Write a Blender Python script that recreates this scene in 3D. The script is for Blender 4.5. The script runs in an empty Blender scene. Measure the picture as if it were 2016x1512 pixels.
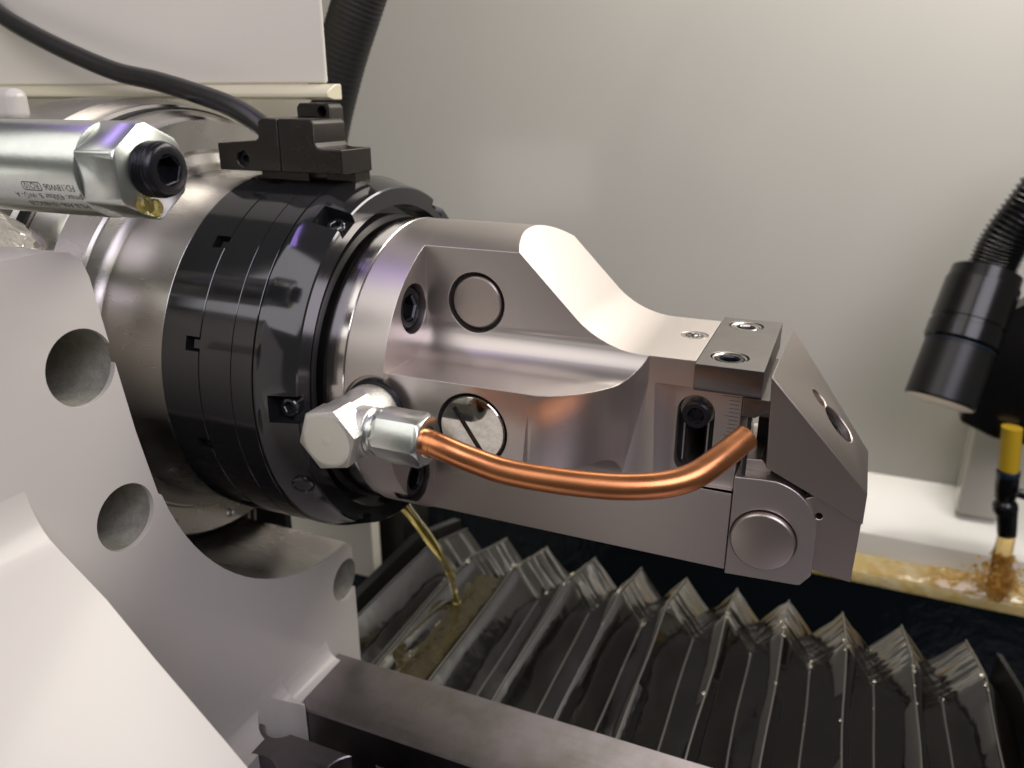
import bpy, bmesh, math, random
import numpy as np
from mathutils import Vector, Matrix, noise as mnoise
random.seed(4)
R_ = math.radians
SC = bpy.context.scene
COL = SC.collection
S, OFF = 0.001, Vector((0, 0, 0.5))          # scene is written in millimetres, camera at (0,0,0)

def W(p): return Vector(p) * S + OFF

# ------------------------------------------------------------------ camera
f_px, CX, CY = 1560.0, 1008.0, 756.0
pitch = math.atan(571 / f_px); yaw = math.atan(702 / math.hypot(f_px, 571))
cam = bpy.data.cameras.new('camera'); co = bpy.data.objects.new('camera', cam); COL.objects.link(co)
cam.sensor_width = 36; cam.lens = 36 * f_px / 2016; cam.clip_start = 0.01; cam.clip_end = 20
co.location = W((0, 0, 0)); co.rotation_euler = (math.pi / 2 - pitch, 0, yaw)
cam.dof.use_dof = True; cam.dof.focus_distance = 0.385; cam.dof.aperture_fstop = 8.5
SC.camera = co
# ------------------------------------------------------------------ world and lamps
wd = bpy.data.worlds.new('World'); SC.world = wd; wd.use_nodes = True
wd.node_tree.nodes['Background'].inputs[0].default_value = (0.95, 0.92, 0.84, 1)
wd.node_tree.nodes['Background'].inputs[1].default_value = 0.085
SC.view_settings.view_transform = 'Standard'; SC.view_settings.look = 'None'
SC.view_settings.exposure = 0.12; SC.view_settings.gamma = 1

def lamp(name, pos, aim, sx, sy, watt, col):
    l = bpy.data.lights.new(name, 'AREA'); l.shape = 'RECTANGLE'; l.size = sx; l.size_y = sy; l.energy = watt; l.color = col
    o = bpy.data.objects.new(name, l); COL.objects.link(o); o.location = W(pos)
    d = (W(aim) - W(pos)).normalized(); o.rotation_euler = d.to_track_quat('-Z', 'Y').to_euler()
    return o
lamp('ceiling_lamp', (140, 900, 450), (-140, 420, -150), 1.0, 0.40, 9.8, (1.0, 0.94, 0.85))
lamp('front_fill_lamp', (600, -480, 860), (-150, 420, -150), 1.1, 0.9, 11.0, (0.93, 0.875, 1.0))  # added soft fill from front right, brightens wall, cover and shaded casting
lamp('cover_fill_lamp', (-640, -330, 720), (-330, 380, 0), 0.9, 0.9, 3.8, (1.0, 0.96, 0.93))  # added soft fill, mainly to light the cream cover
lamp('lilac_strip_lamp', (-500, 290, 430), (-180, 350, -200), 0.16, 0.05, 0.11, (0.50, 0.33, 1.0))
lamp('panel_reflection_lamp', (-800, -190, -185), (-315, 295, -135), 0.5, 0.30, 0.55, (1.0, 0.97, 0.92))  # added lamp standing in for a pale panel mirrored in the chuck ring

# ------------------------------------------------------------------ materials
def mat(name, col, metal=0.0, rough=0.4, noise=None, bump=None, coat=0.0, ior=None, trans=0.0, streak=None, emis=None, spec=None, edge=0.0):
    """noise=(scale, amount, second colour); bump=(scale, strength, distance); streak=(vector scale, amount on roughness)"""
    m = bpy.data.materials.new(name); m.use_nodes = True
    nt = m.node_tree; b = nt.nodes['Principled BSDF']; L = nt.links.new
    b.inputs['Base Color'].default_value = (*col, 1); b.inputs['Metallic'].default_value = metal
    b.inputs['Roughness'].default_value = rough; b.inputs['Coat Weight'].default_value = coat
    b.inputs['Coat Roughness'].default_value = 0.12
    b.inputs['Transmission Weight'].default_value = trans
    if ior: b.inputs['IOR'].default_value = ior
    if spec is not None: b.inputs['Specular IOR Level'].default_value = spec
    tc = nt.nodes.new('ShaderNodeTexCoord')
    if noise:
        n = nt.nodes.new('ShaderNodeTexNoise'); n.inputs['Scale'].default_value = noise[0]; n.inputs['Detail'].default_value = 6
        n.inputs['Roughness'].default_value = 0.65; L(tc.outputs['Object'], n.inputs['Vector'])
        r = nt.nodes.new('ShaderNodeMapRange'); r.inputs[1].default_value = 0.42; r.inputs[2].default_value = 0.72
        r.inputs[4].default_value = noise[1]; L(n.outputs['Fac'], r.inputs[0])
        mx = nt.nodes.new('ShaderNodeMix'); mx.data_type = 'RGBA'; mx.inputs[6].default_value = (*col, 1); mx.inputs[7].default_value = (*noise[2], 1)
        L(r.outputs[0], mx.inputs[0]); L(mx.outputs[2], b.inputs['Base Color'])
    if streak:
        mp = nt.nodes.new('ShaderNodeMapping'); mp.inputs['Scale'].default_value = streak[0]; L(tc.outputs['Object'], mp.inputs['Vector'])
        n = nt.nodes.new('ShaderNodeTexNoise'); n.inputs['Scale'].default_value = 1; n.inputs['Detail'].default_value = 5; L(mp.outputs[0], n.inputs['Vector'])
        r = nt.nodes.new('ShaderNodeMapRange'); r.inputs[1].default_value = 0.3; r.inputs[2].default_value = 0.7
        r.inputs[3].default_value = rough - streak[1]; r.inputs[4].default_value = rough + streak[1]
        L(n.outputs['Fac'], r.inputs[0]); L(r.outputs[0], b.inputs['Roughness'])
    if bump:
        n = nt.nodes.new('ShaderNodeTexNoise'); n.inputs['Scale'].default_value = bump[0]; n.inputs['Detail'].default_value = 3; L(tc.outputs['Object'], n.inputs['Vector'])
        bp = nt.nodes.new('ShaderNodeBump'); bp.inputs['Strength'].default_value = bump[1]; bp.inputs['Distance'].default_value = bump[2]
        L(n.outputs['Fac'], bp.inputs['Height']); L(bp.outputs[0], b.inputs['Normal'])
    if edge:                                   # broken (rounded) edges, a fraction of a millimetre
        bv = nt.nodes.new('ShaderNodeBevel'); bv.samples = 4; bv.inputs['Radius'].default_value = edge * S
        L(bv.outputs[0], bp.inputs['Normal'] if bump else b.inputs['Normal'])
    return m

M = {}
M['nickel'] = mat('satin nickel steel', (0.63, 0.58, 0.55), 1, 0.39, noise=(8, 0.4, (0.60, 0.55, 0.52)), edge=0.7)
M['nickel2'] = mat('brushed brownish steel', (0.56, 0.50, 0.46), 1, 0.36, noise=(30, 0.3, (0.52, 0.46, 0.42)), edge=0.55)
M['ground'] = mat('ground steel', (0.54, 0.52, 0.50), 1, 0.28, noise=(30, 0.25, (0.42, 0.40, 0.38)), streak=((12, 40, 40), 0.05))
M['steel'] = mat('turned bright steel', (0.66, 0.63, 0.60), 1, 0.16, streak=((1500, 15, 15), 0.05))
M['clamp'] = mat('dark ground steel', (0.25, 0.235, 0.225), 1, 0.30, noise=(70, 0.5, (0.19, 0.18, 0.17)), edge=0.5)
M['oxide'] = mat('glossy black oxide', (0.095, 0.095, 0.102), 0.85, 0.10, noise=(22, 0.4, (0.075, 0.076, 0.08)), streak=((40, 90, 90), 0.03))
M['mattblack'] = mat('matt black', (0.012, 0.012, 0.013), 0, 0.5)
M['anod'] = mat('black anodised', (0.035, 0.030, 0.026), 0.6, 0.27, noise=(150, 0.5, (0.05, 0.044, 0.036)), edge=0.6)
M['screw'] = mat('black screw', (0.03, 0.03, 0.035), 0.7, 0.28, bump=(700, 0.25, 0.0004))
M['zinc'] = mat('zinc plate', (0.66, 0.69, 0.655), 1, 0.29, noise=(120, 0.5, (0.55, 0.585, 0.57)), bump=(500, 0.10, 0.0004))
M['forged'] = mat('forged zinc', (0.82, 0.81, 0.76), 1, 0.38, bump=(1500, 0.6, 0.0006), noise=(900, 0.6, (0.55, 0.54, 0.5)))
M['hexend'] = mat('turned zinc', (0.74, 0.75, 0.69), 0.9, 0.42)
M['copper'] = mat('copper', (0.80, 0.33, 0.145), 1, 0.30, noise=(60, 0.5, (0.66, 0.25, 0.10)), streak=((40, 150, 150), 0.04))
M['mirror'] = mat('polished steel', (0.74, 0.72, 0.67), 1, 0.07, noise=(260, 0.55, (0.30, 0.27, 0.23)))
M['paint'] = mat('white gloss paint', (0.64, 0.61, 0.57), 0, 0.36, coat=0.25, bump=(14, 0.10, 0.003))
M['sheet'] = mat('cream sheet metal paint', (0.80, 0.76, 0.67), 0, 0.32, coat=0.3)
M['wall'] = mat('pale wall paint', (0.74, 0.725, 0.655), 0, 0.24, coat=0.5, bump=(5, 0.05, 0.006), noise=(3.0, 0.6, (0.70, 0.69, 0.62)))
M['rail'] = mat('dark ground rail', (0.27, 0.245, 0.26), 1, 0.38, noise=(32, 0.8, (0.17, 0.16, 0.14)), streak=((20, 500, 20), 0.08))
M['rubber'] = mat('black rubber', (0.02, 0.02, 0.019), 0, 0.30, noise=(400, 0.4, (0.04, 0.04, 0.036)))
M['hose'] = mat('black hose', (0.012, 0.012, 0.012), 0, 0.5)
M['film'] = mat('black bellows film', (0.004, 0.0033, 0.0026), 0, 0.12, bump=(30, 0.12, 0.008), ior=1.8)
M['seam'] = mat('grey film seam', (0.085, 0.08, 0.072), 0, 0.3)
M['black'] = mat('black machine paint', (0.01, 0.01, 0.01), 0, 0.35)
M['floor'] = mat('wet dark floor', (0.008, 0.012, 0.014), 0, 0.15, bump=(60, 0.4, 0.006))
M['oilfilm'] = mat('oil wet tray', (0.62, 0.46, 0.16), 0, 0.12, noise=(22, 1.0, (0.75, 0.68, 0.45)), bump=(70, 0.5, 0.008), coat=0.6)
M['oil'] = mat('clear yellow oil', (0.86, 0.74, 0.28), 0, 0.03, trans=0.9, ior=1.46)
M['splash'] = mat('oil spray', (0.88, 0.66, 0.30), 0, 0.25, trans=0.92, ior=1.25)
M['foam'] = mat('amber froth', (0.58, 0.36, 0.08), 0, 0.10, noise=(35, 1.0, (0.80, 0.70, 0.42)), coat=0.7)
M['blocker_grey'] = mat('grey light blocker', (0.065, 0.062, 0.056), 0, 0.5, noise=(4, 0.6, (0.05, 0.048, 0.044)))
M['bead'] = mat('clear oil bead', (0.85, 0.80, 0.66), 0, 0.02, trans=0.8, ior=1.45)
M['lip'] = mat('yellow-lit cream paint', (0.74, 0.69, 0.50), 0, 0.3, coat=0.3)  # yellow light on the folded lip is put into this colour
M['puddle'] = mat('oil puddle', (0.040, 0.032, 0.012), 0, 0.08, bump=(55, 0.5, 0.008))
M['plastic'] = mat('black plastic', (0.006, 0.006, 0.006), 0, 0.22, coat=0.2)
M['yellow'] = mat('yellow plastic', (0.62, 0.40, 0.02), 0, 0.45)
M['blue'] = mat('blue ring', (0.012, 0.025, 0.045), 0, 0.35)
M['ink'] = mat('engraved print', (0.05, 0.05, 0.045), 0, 0.5)
M['label'] = mat('white tape', (0.6, 0.6, 0.57), 0, 0.4)
M['wrap'] = mat('clear crumpled film', (0.55, 0.53, 0.48), 0.25, 0.18, bump=(60, 0.5, 0.012))
M['cavity'] = mat('dark bore', (0.02, 0.02, 0.02), 0, 0.4)
M['borewhite'] = mat('rough cast bore', (0.36, 0.35, 0.30), 0, 0.5, noise=(150, 0.8, (0.20, 0.19, 0.15)), bump=(600, 0.4, 0.001))

# ------------------------------------------------------------------ mesh helpers (millimetres)
def new(): return bmesh.new()

def prism(pts, ax, a0, a1, bm=None):
    """polygon pts in the plane across axis ax ('x': (y,z), 'y': (x,z), 'z': (x,y)), swept from a0 to a1"""
    bm = bm or new()
    P = {'x': lambda u, v, a: (a, u, v), 'y': lambda u, v, a: (u, a, v), 'z': lambda u, v, a: (u, v, a)}[ax]
    A = [bm.verts.new(P(u, v, a0)) for u, v in pts]; B = [bm.verts.new(P(u, v, a1)) for u, v in pts]
    n = len(pts)
    bm.faces.new(A); bm.faces.new(B[::-1])
    for i in range(n):
        bm.faces.new((A[i], B[i], B[(i + 1) % n], A[(i + 1) % n]))
    bmesh.ops.recalc_face_normals(bm, faces=bm.faces)
    return bm

def box(x0, x1, y0, y1, z0, z1, bm=None): return prism([(x0, y0), (x1, y0), (x1, y1), (x0, y1)], 'z', z0, z1, bm)

def lathe(prof, base, axis, seg=64, bm=None, rot=0.0, closed=False):
    """prof [(t, r)] swept round the axis through base; r=0 closes to a point"""
    bm = bm or new(); base = Vector(base); axis = Vector(axis).normalized()
    u = axis.orthogonal().normalized() if abs(axis.y) > .9 or abs(axis.z) > .9 else axis.cross(Vector((0, 1, 0))).normalized()
    if abs(axis.x) > .99: u = Vector((0, 1, 0))
    if abs(axis.y) > .99: u = Vector((1, 0, 0))
    if abs(axis.z) > .99: u = Vector((1, 0, 0))
    v = axis.cross(u)
    rings = []
    for t, r in prof:
        c = base + axis * t
        if r <= 1e-6: rings.append([bm.verts.new(c)])
        else: rings.append([bm.verts.new(c + (u * math.cos(rot + 2 * math.pi * k / seg) + v * math.sin(rot + 2 * math.pi * k / seg)) * r) for k in range(seg)])
    pairs = list(zip(rings, rings[1:])) + ([(rings[-1], rings[0])] if closed else [])
    for A, B in pairs:
        for k in range(seg):
            k2 = (k + 1) % seg
            if len(A) == 1 and len(B) == 1: continue
            if len(A) == 1: bm.faces.new((A[0], B[k], B[k2]))
            elif len(B) == 1: bm.faces.new((A[k], B[0], A[k2]))
            else: bm.faces.new((A[k], B[k], B[k2], A[k2]))
    bmesh.ops.recalc_face_normals(bm, faces=bm.faces)
    return bm

def cyl(p0, p1, r, seg=48, bm=None, cap=True, r1=None, ch=0.0, rot=0.0):
    p0, p1 = Vector(p0), Vector(p1); L = (p1 - p0).length; r1 = r if r1 is None else r1
    prof = [(0, 0)] if cap else []
    if ch: prof += [(0, r - ch), (ch, r), (L - ch, r1), (L, r1 - ch)]
    else: prof += [(0, r), (L, r1)]
    if cap: prof += [(L, 0)]
    return lathe(prof, p0, p1 - p0, seg, bm, rot)

def spline(pts, n=12):
    P = [Vector(p) for p in pts]; P = [P[0] * 2 - P[1]] + P + [P[-1] * 2 - P[-2]]; out = []
    for i in range(1, len(P) - 2):
        a, b, c, d = P[i - 1:i + 3]
        for k in range(n):
            t = k / n
            out.append(0.5 * ((2 * b) + (c - a) * t + (2 * a - 5 * b + 4 * c - d) * t * t + (3 * b - a - 3 * c + d) * t ** 3))
    out.append(P[-2]); return out

def tube(path, r, seg=20, bm=None, cap=True, rf=None):
    bm = bm or new(); path = [Vector(p) for p in path]; rings = []
    t = (path[1] - path[0]).normalized(); u = t.orthogonal().normalized()
    for i, p in enumerate(path):
        t = (path[min(i + 1, len(path) - 1)] - path[max(i - 1, 0)]).normalized()
        u = (u - t * u.dot(t)).normalized(); v = t.cross(u)
        rr = rf(i / (len(path) - 1)) if rf else r
        rings.append([bm.verts.new(p + (u * math.cos(2 * math.pi * k / seg) + v * math.sin(2 * math.pi * k / seg)) * rr) for k in range(seg)])
    for A, B in zip(rings, rings[1:]):
        for k in range(seg): bm.faces.new((A[k], A[(k + 1) % seg], B[(k + 1) % seg], B[k]))
    if cap: bm.faces.new(rings[0][::-1]); bm.faces.new(rings[-1])
    bmesh.ops.recalc_face_normals(bm, faces=bm.faces)
    return bm

def boolean(a, b, op='DIFFERENCE'):
    def tmp(bm):
        me = bpy.data.meshes.new('tmp'); bm.to_mesh(me); bm.free(); o = bpy.data.objects.new('tmp', me); COL.objects.link(o); return o
    oa, ob = tmp(a), tmp(b)
    md = oa.modifiers.new('b', 'BOOLEAN'); md.operation = op; md.object = ob; md.solver = 'EXACT'
    dg = bpy.context.evaluated_depsgraph_get(); dg.update()
    me = bpy.data.meshes.new_from_object(oa.evaluated_get(dg))
    bm = new(); bm.from_mesh(me)
    for o in (oa, ob):
        d = o.data; bpy.data.objects.remove(o); bpy.data.meshes.remove(d)
    bpy.data.meshes.remove(me)
    return bm

def chamfer(bm, w, ang=32, seg=1):
    bmesh.ops.remove_doubles(bm, verts=bm.verts, dist=0.002)
    bmesh.ops.triangulate(bm, faces=[f for f in bm.faces if len(f.verts) > 4])
    es = [e for e in bm.edges if len(e.link_faces) == 2 and e.calc_face_angle(0) > R_(ang)]
    bmesh.ops.bevel(bm, geom=es, offset=w, offset_type='OFFSET', segments=seg, profile=0.5, affect='EDGES', clamp_overlap=True)
    return bm

def mesh(name, bm, m, base=(0, 0, 0), ang=30):
    for v in bm.verts: v.co = (v.co - Vector(base)) * S
    bm.normal_update()
    for f in bm.faces: f.smooth = True
    for e in bm.edges:
        e.smooth = len(e.link_faces) == 2 and e.calc_face_angle(0) < R_(ang)
    me = bpy.data.meshes.new(name); bm.to_mesh(me); bm.free()
    for mm in (m if isinstance(m, (list, tuple)) else [m]): me.materials.append(M[mm])
    return me

BASE = {}
def thing(name, label, cat, base, group=None):
    o = bpy.data.objects.new(name, None); COL.objects.link(o); o.empty_display_size = 0.01
    o.location = W(base); o['label'] = label; o['category'] = cat
    if group: o['group'] = group
    BASE[o.name] = base; return o

def part(name, bm, m, parent, label=None, ang=30, kind=None):
    base = BASE[parent.name]
    o = bpy.data.objects.new(name, mesh(name, bm, m, base, ang)); COL.objects.link(o); o.parent = parent
    BASE[o.name] = base
    if label: o['label'] = label
    if kind: o['kind'] = kind
    return o

def solo(name, bm, m, label, cat, base, kind=None, ang=30, group=None):
    o = bpy.data.objects.new(name, mesh(name, bm, m, base, ang)); COL.objects.link(o); o.location = W(base)
    BASE[o.name] = base
    if kind: o['kind'] = kind
    if label: o['label'] = label
    if cat: o['category'] = cat
    if group: o['group'] = group
    return o

def soften(o, w, seg=3, ang=30):
    md = o.modifiers.new('bevel', 'BEVEL'); md.width = w * S; md.segments = seg; md.limit_method = 'ANGLE'; md.angle_limit = R_(ang); md.harden_normals = True
    return o

AY, AZ = 400.0, -152.0        # spindle axis
def pol(x, r, deg): return (x, AY + r * math.cos(R_(deg)), AZ + r * math.sin(R_(deg)))

def hexpts(r, rot, cu=0, cv=0): return [(cu + r * math.cos(R_(rot + 60 * k)), cv + r * math.sin(R_(rot + 60 * k))) for k in range(6)]

def socket_head(parent, pos, axis, r, depth=4.0, m='screw', sock=0.5, name='cap_screw', rot=0, inset=1.0):
    """screw head seen from its end; hexagon socket is a recess with its own walls"""
    axis = Vector(axis).normalized(); pos = Vector(pos)
    b = lathe([(-depth * 2, r), (-0.12 * r, r), (0, r * 0.88), (0, r * sock * 1.12)], pos, axis, 32)
    # hexagonal socket
    hx = lathe([(0, r * sock * 1.12), (0.0, r * sock * 1.02)], pos, axis, 6, rot=rot)
    hx.free()
    b2 = lathe([(0.01, r * sock * 1.14), (-0.10 * r, r * sock), (-depth, r * sock), (-depth, 0)], pos, axis, 6, bm=b, rot=rot)
    return part(name, b2, m, parent, ang=25)

# ------------------------------------------------------------------ the setting
ZF = -680
solo('back_wall', box(-1500, 287, 1030, 1036, ZF, 760), 'wall', None, None, (0, 1030, ZF), kind='structure')
solo('floor', box(-1500, 700, 100, 1036, ZF - 6, ZF), 'floor', None, None, (0, 400, ZF), kind='structure')
solo('front_blocker', box(-1500, 1000, -1500, 99, -460, -452), 'blocker_grey', None, None, (0, -700, -460), kind='structure')  # unseen slab added to keep world light out of the holder's front reflections
solo('machine_bed', box(-298, 560, 100, 381, ZF + 1, -441), 'black', None, None, (100, 250, ZF), kind='structure')
# coolant tray: oily flat lip, riser and pale slope against the wall
t = thing('coolant_tray', 'pale sloping tray at the foot of the back wall with a yellow oily front edge', 'tray', (130, 945, -532))
part('tray_slope', prism([(954, -508), (973, -494), (1029.5, -459), (1029.5, -560), (954, -560)], 'x', -900, 300), 'wall', t)
part('riser', prism([(945, -531.5), (953.5, -506.5), (953.5, -560), (945, -560)], 'x', -900, 300), 'wall', t)
part('oily_lip', prism([(900, -536), (902, -532.3), (944.5, -530), (944.5, -545), (900, -545)], 'x', -900, 300), 'oilfilm', t)
part('lip_face', prism([(904, -545.5), (940, -545.5), (940, -679), (904, -679)], 'x', -900, 300), 'floor', t)
o = solo('wall_post', box(165, 210, 988, 1029, -478, -330), 'wall', 'short pale square post against the back wall behind the yellow nozzle', 'post', (187, 1008, -478))
soften(o, 5)
# ------------------------------------------------------------------ white cover, top left
t = thing('sheet_cover', 'cream sheet metal cover box above the spindle with a folded bottom lip', 'cover', (-470, 470, 8))
o = part('front_panel', box(-760, -318.5, 450, 453, 6.5, 620), 'sheet', t); soften(o, 1.5)
o = part('folded_lip', prism([(449.5, 6), (442, 2.5), (440, 0.5), (440, -2), (447, -3.5), (456, -3.5), (456, 6)], 'x', -760, -311), 'lip', t); soften(o, 0.8)
o = part('rear_bracket', box(-760, -378, 520, 530, -90, -2), 'wall', t)
t = thing('corrugated_hose', 'thick black ribbed hose running up behind the cream cover', 'hose', (-385, 540, -16))
pth = spline([(-300, 545, 150), (-330, 542, 100), (-350, 540, 60), (-371, 538, 12), (-390, 538, -45), (-400, 540, -120)], 40)
part('ribbed_tube', tube(pth, 19, 28, rf=lambda s: 18.6 + 0.22 * math.sin(s * 420)), 'hose', t)
# black cable to the block
cab = spline([(-640, 455, 85), (-590.5, 436, 57.3), (-537.2, 428, 36), (-473.3, 424, 15.5), (-430, 420, 8), (-395, 415, 1.0), (-362, 410, -7), (-338, 406, -17), (-326, 404, -26)], 10)
solo('black_cable', tube(cab, 6.3, 20), 'rubber', 'black rubber cable curving down to the black sensor block', 'cable', (-335, 405, -17))

# ------------------------------------------------------------------ spindle housing (steel)
t = thing('spindle_housing', 'large turned steel spindle housing with stepped flange behind the black chuck', 'spindle', (-390, AY, AZ))
part('drum', lathe([(-378, 60), (-378, 117), (-375.5, 112), (-373.5, 109), (-371, 107.4), (-326.2, 107.3), (-325.7, 106.8), (-325.7, 60)], (0, AY, AZ), (1, 0, 0), 160), 'ground', t)
fl = part('flange', lathe([(-398, 60), (-398, 141), (-396.5, 142), (-384, 139.5), (-381, 138.5), (-379.5, 137), (-379.5, 119.5), (-378.2, 118), (-378.2, 60)], (0, AY, AZ), (1, 0, 0), 160), 'ground', t)
part('rear_collar', lathe([(-470, 60), (-470, 150), (-424, 150), (-424, 146), (-408, 146), (-406, 143), (-398.4, 143), (-398.4, 60)], (0, AY, AZ), (1, 0, 0), 128), 'ground', t)
part('seal_ring', lathe([(-405.5, 140), (-405.5, 144.4), (-399, 144.4), (-399, 140)], (0, AY, AZ), (1, 0, 0), 128), 'mattblack', t)
for dg in (107.8, 155, 225.8, 262):
    c = pol(-379.3, 129.5, dg)
    socket_head(t, (c[0] + 0.6, c[1], c[2]), (1, 0, 0), 3.6, 3, 'ground', 0.62, name='flange_screw')

# ------------------------------------------------------------------ black chuck
t = thing('black_chuck', 'glossy black round chuck nose with ring grooves in front of the steel housing', 'chuck', (-285, AY, AZ))
def ringseg(x0, x1, r, c=0.5): return lathe([(x0, 84), (x0, r - c), (x0 + c, r), (x1 - c, r), (x1, r - c), (x1, 84)], (0, AY, AZ), (1, 0, 0), 160, closed=True)
def radial_box(x0, x1, r0, r1, w, deg):
    b = box(x0, x1, -w / 2, w / 2, r0, r1)
    rot = Matrix.Rotation(R_(deg - 90), 4, 'X')
    for v in b.verts: v.co = rot @ v.co + Vector((0, AY, AZ))
    return b
seg1 = ringseg(-325.4, -300.2, 108.0, 0.25)
slots = None
for k in range(12):
    b = radial_box(-309, -299, 101, 112, 7.6, 103 + 30.2 * k if k < 6 else 103 + 30 * k)
    seg1 = boolean(seg1, b)
part('ring', seg1, 'oxide', t)
for k in range(12):
    dg = 103 + 30.2 * k if k < 6 else 103 + 30 * k
    part('slot_insert', radial_box(-306, -301, 100, 105.2, 4.5, dg), 'oxide', t)
part('ring', ringseg(-299.95, -279.5, 107.7, 0.18), 'oxide', t)
part('ring', ringseg(-279.25, -266.2, 107.6, 0.18), 'oxide', t)
nose = lathe([(-265.8, 84), (-265.8, 107), (-265.2, 107.5), (-260.8, 107.5), (-243.2, 102.2), (-242.6, 101.2), (-242.6, 92), (-252, 91), (-252, 84)], (0, AY, AZ), (1, 0, 0), 160, closed=True)
NA = (58, 119, 178.5, 239, 299, 359)
for dg in NA:
    nose = boolean(nose, radial_box(-257.5, -238, 96.5, 112, 14.5, dg))
c = pol(-252, 107, 204.5)
part('nose_ring', nose, 'oxide', t)
for dg in NA:
    c = Vector(pol(-249.5, 97.0, dg)); n = Vector((0, math.cos(R_(dg)), math.sin(R_(dg))))
    socket_head(t, c + n * 3.2, n, 5.2, 3, 'oxide', 0.55, name='notch_screw')
c = Vector(pol(-249.5, 104.9, 204.5)); n = Vector((0.28, math.cos(R_(204.5)), math.sin(R_(204.5))))
part('oval_plug', lathe([(-2, 6.0), (0.4, 6.0), (0.9, 5.2), (0.2, 4.6), (0.2, 0)], c, n, 32), 'oxide', t)
part('bore_lining', lathe([(-262, 83.9), (-262, 86.2), (-246, 86.2), (-246, 83.9)], (0, AY, AZ), (1, 0, 0), 128), 'mattblack', t)

# ------------------------------------------------------------------ tool holder
HB = (-120, AY, -237)
t = thing('tool_holder', 'satin grey machined tool holder clamped in the black chuck with stepped arm and hinged end', 'tool holder', HB)
TH = t
part('collar', lathe([(-250, 60), (-250, 84), (-239.4, 84.4), (-238.6, 85), (-227.4, 85.2), (-226.9, 84.7), (-226.9, 60)], (0, AY, AZ), (1, 0, 0), 160), 'steel', t)
# body = round bar cut to flange + upright wall + shelf block
YW, YB = 365.0, 441.0
def arc(cx, cy, r, a0, a1, n): return [(cx + r * math.cos(R_(a0 + (a1 - a0) * k / n)), cy + r * math.sin(R_(a0 + (a1 - a0) * k / n))) for k in range(n + 1)]
ZT = -119.6
prof = [(-215, -20), (-205, -60.0), (-205, -40), (-149.9 - 30, -40), (-149.9 + -35.2 + 0, -39.7)]
prof = [(-215, -30), (-194.6, -30)]
# 45 degree slope through (-149.5,-75.1), then R50 fillet into the flat arm top
cxf = -105.0 + 50 * math.tan(R_(22.5)); 
prof += arc(cxf, ZT + 50, 50, 225, 270, 14)
prof += [(-36, ZT), (-36, -250), (-215, -250)]
wallb = prism(prof, 'y', YW, YB)
fr = 19.0
ztop, zbot = -131.6, -172.4
fp = [(321, zbot), (321, ztop)] + arc(YW - fr + 0.2, ztop + fr, fr, 270, 360, 12) + [(430, ztop + fr)] + [(430, zbot - fr)] + arc(YW - fr + 0.2, zbot - fr, fr, 0, 90, 12)
# shelf block with fillets above and below, front half; back half is plain
mid = prism(fp, 'x', -215, -36.2)
mid = boolean(mid, prism(prof, 'y', 300, 480), 'INTERSECT')
midb = box(-215, -100, 430.5, 479, zbot, ztop)
disc = lathe([(-226.5, 0), (-226.5, 85), (-204, 85), (-204, 0)], (0, AY, AZ), (1, 0, 0), 160)
bar = lathe([(-214, 0), (-214, 84.99), (-30, 84.99), (-30, 0)], (0, AY, AZ), (1, 0, 0), 160)
b = boolean(wallb, mid, 'UNION')
b = boolean(b, midb, 'UNION')
b = boolean(b, bar, 'INTERSECT')
b = boolean(b, disc, 'UNION')
# scoop that narrows the shelf towards the end, and the shallow recess for the ruler
sc = [(-124.5, 320.4), (-118, 322.8), (-112, 326.0), (-106.5, 330.0), (-101.5, 335.0), (-97.3, 340.6), (-93.5, 346.8), (-90, 353.0), (-86.2, 358.8), (-81, 364.4)]
b = boolean(b, prism([(-127.0, 300)] + [(-127.0, 320.6)] + sc + [(-30, 364.9), (-30, 300)], 'z', -134, -90))
uc = prism([(-127.0, 300)] + [(-127.0, 320.6)] + sc + [(-30, 364.9), (-30, 300)], 'z', -186, -133.8)
for v in uc.verts:
    if v.co.z < -150 and v.co.x < -79 and v.co.y > 310: v.co.x -= 5.6; v.co.y = min(v.co.y + 5.2, 366.0)
b = boolean(b, uc)
b = boolean(b, prism([(-86, 340), (-79, 363.5), (-74, 367.0), (-68, 368.6), (-30, 368.8), (-30, 340)], 'z', -184.6, -133.2))
b = boolean(b, box(-58.8, -30, 340, 470, -134.75, -100))
# slot in the ruler face, counterbores, bores
def stadium(cx, z0, z1, r, n=14): return arc(cx, z1 - r, r, 0, 180, n) + arc(cx, z0 + r, r, 180, 360, n)
b = boolean(b, prism(stadium(-57.3, -182, -138.3, 9.2), 'y', 350, 376))
b = boolean(b, prism(stadium(-57.3, -180, -140.5, 4.9), 'y', 350, 470))
b = boolean(b, cyl((-174.6, 350, -102.6), (-174.6, 372, -102.6), 16.2, 48))
b = boolean(b, cyl((-157.2, 300, -154.6), (-157.2, 330, -154.6), 19.0, 56))
CS1, CS2 = (-204, 351.0, -105.4), (-204, 348.2, -203.0)
for c in (CS1, CS2):
    b = boolean(b, cyl((-213, c[1], c[2]), (-200, c[1], c[2]), 13.4, 40))
b = boolean(b, cyl((-67.6, 408, -135), (-67.6, 408, -115), 7.2, 36))
b = boolean(b, lathe([(0, 18.5), (30, 18.5)], (-209, 316, -151), (0, -1, 0), 40) if False else cyl((-209, 290, -151), (-209, 318.5, -151), 18.6, 40))
chamfer(b, 0.55)
part('body', b, 'nickel', t, ang=24)
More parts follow.
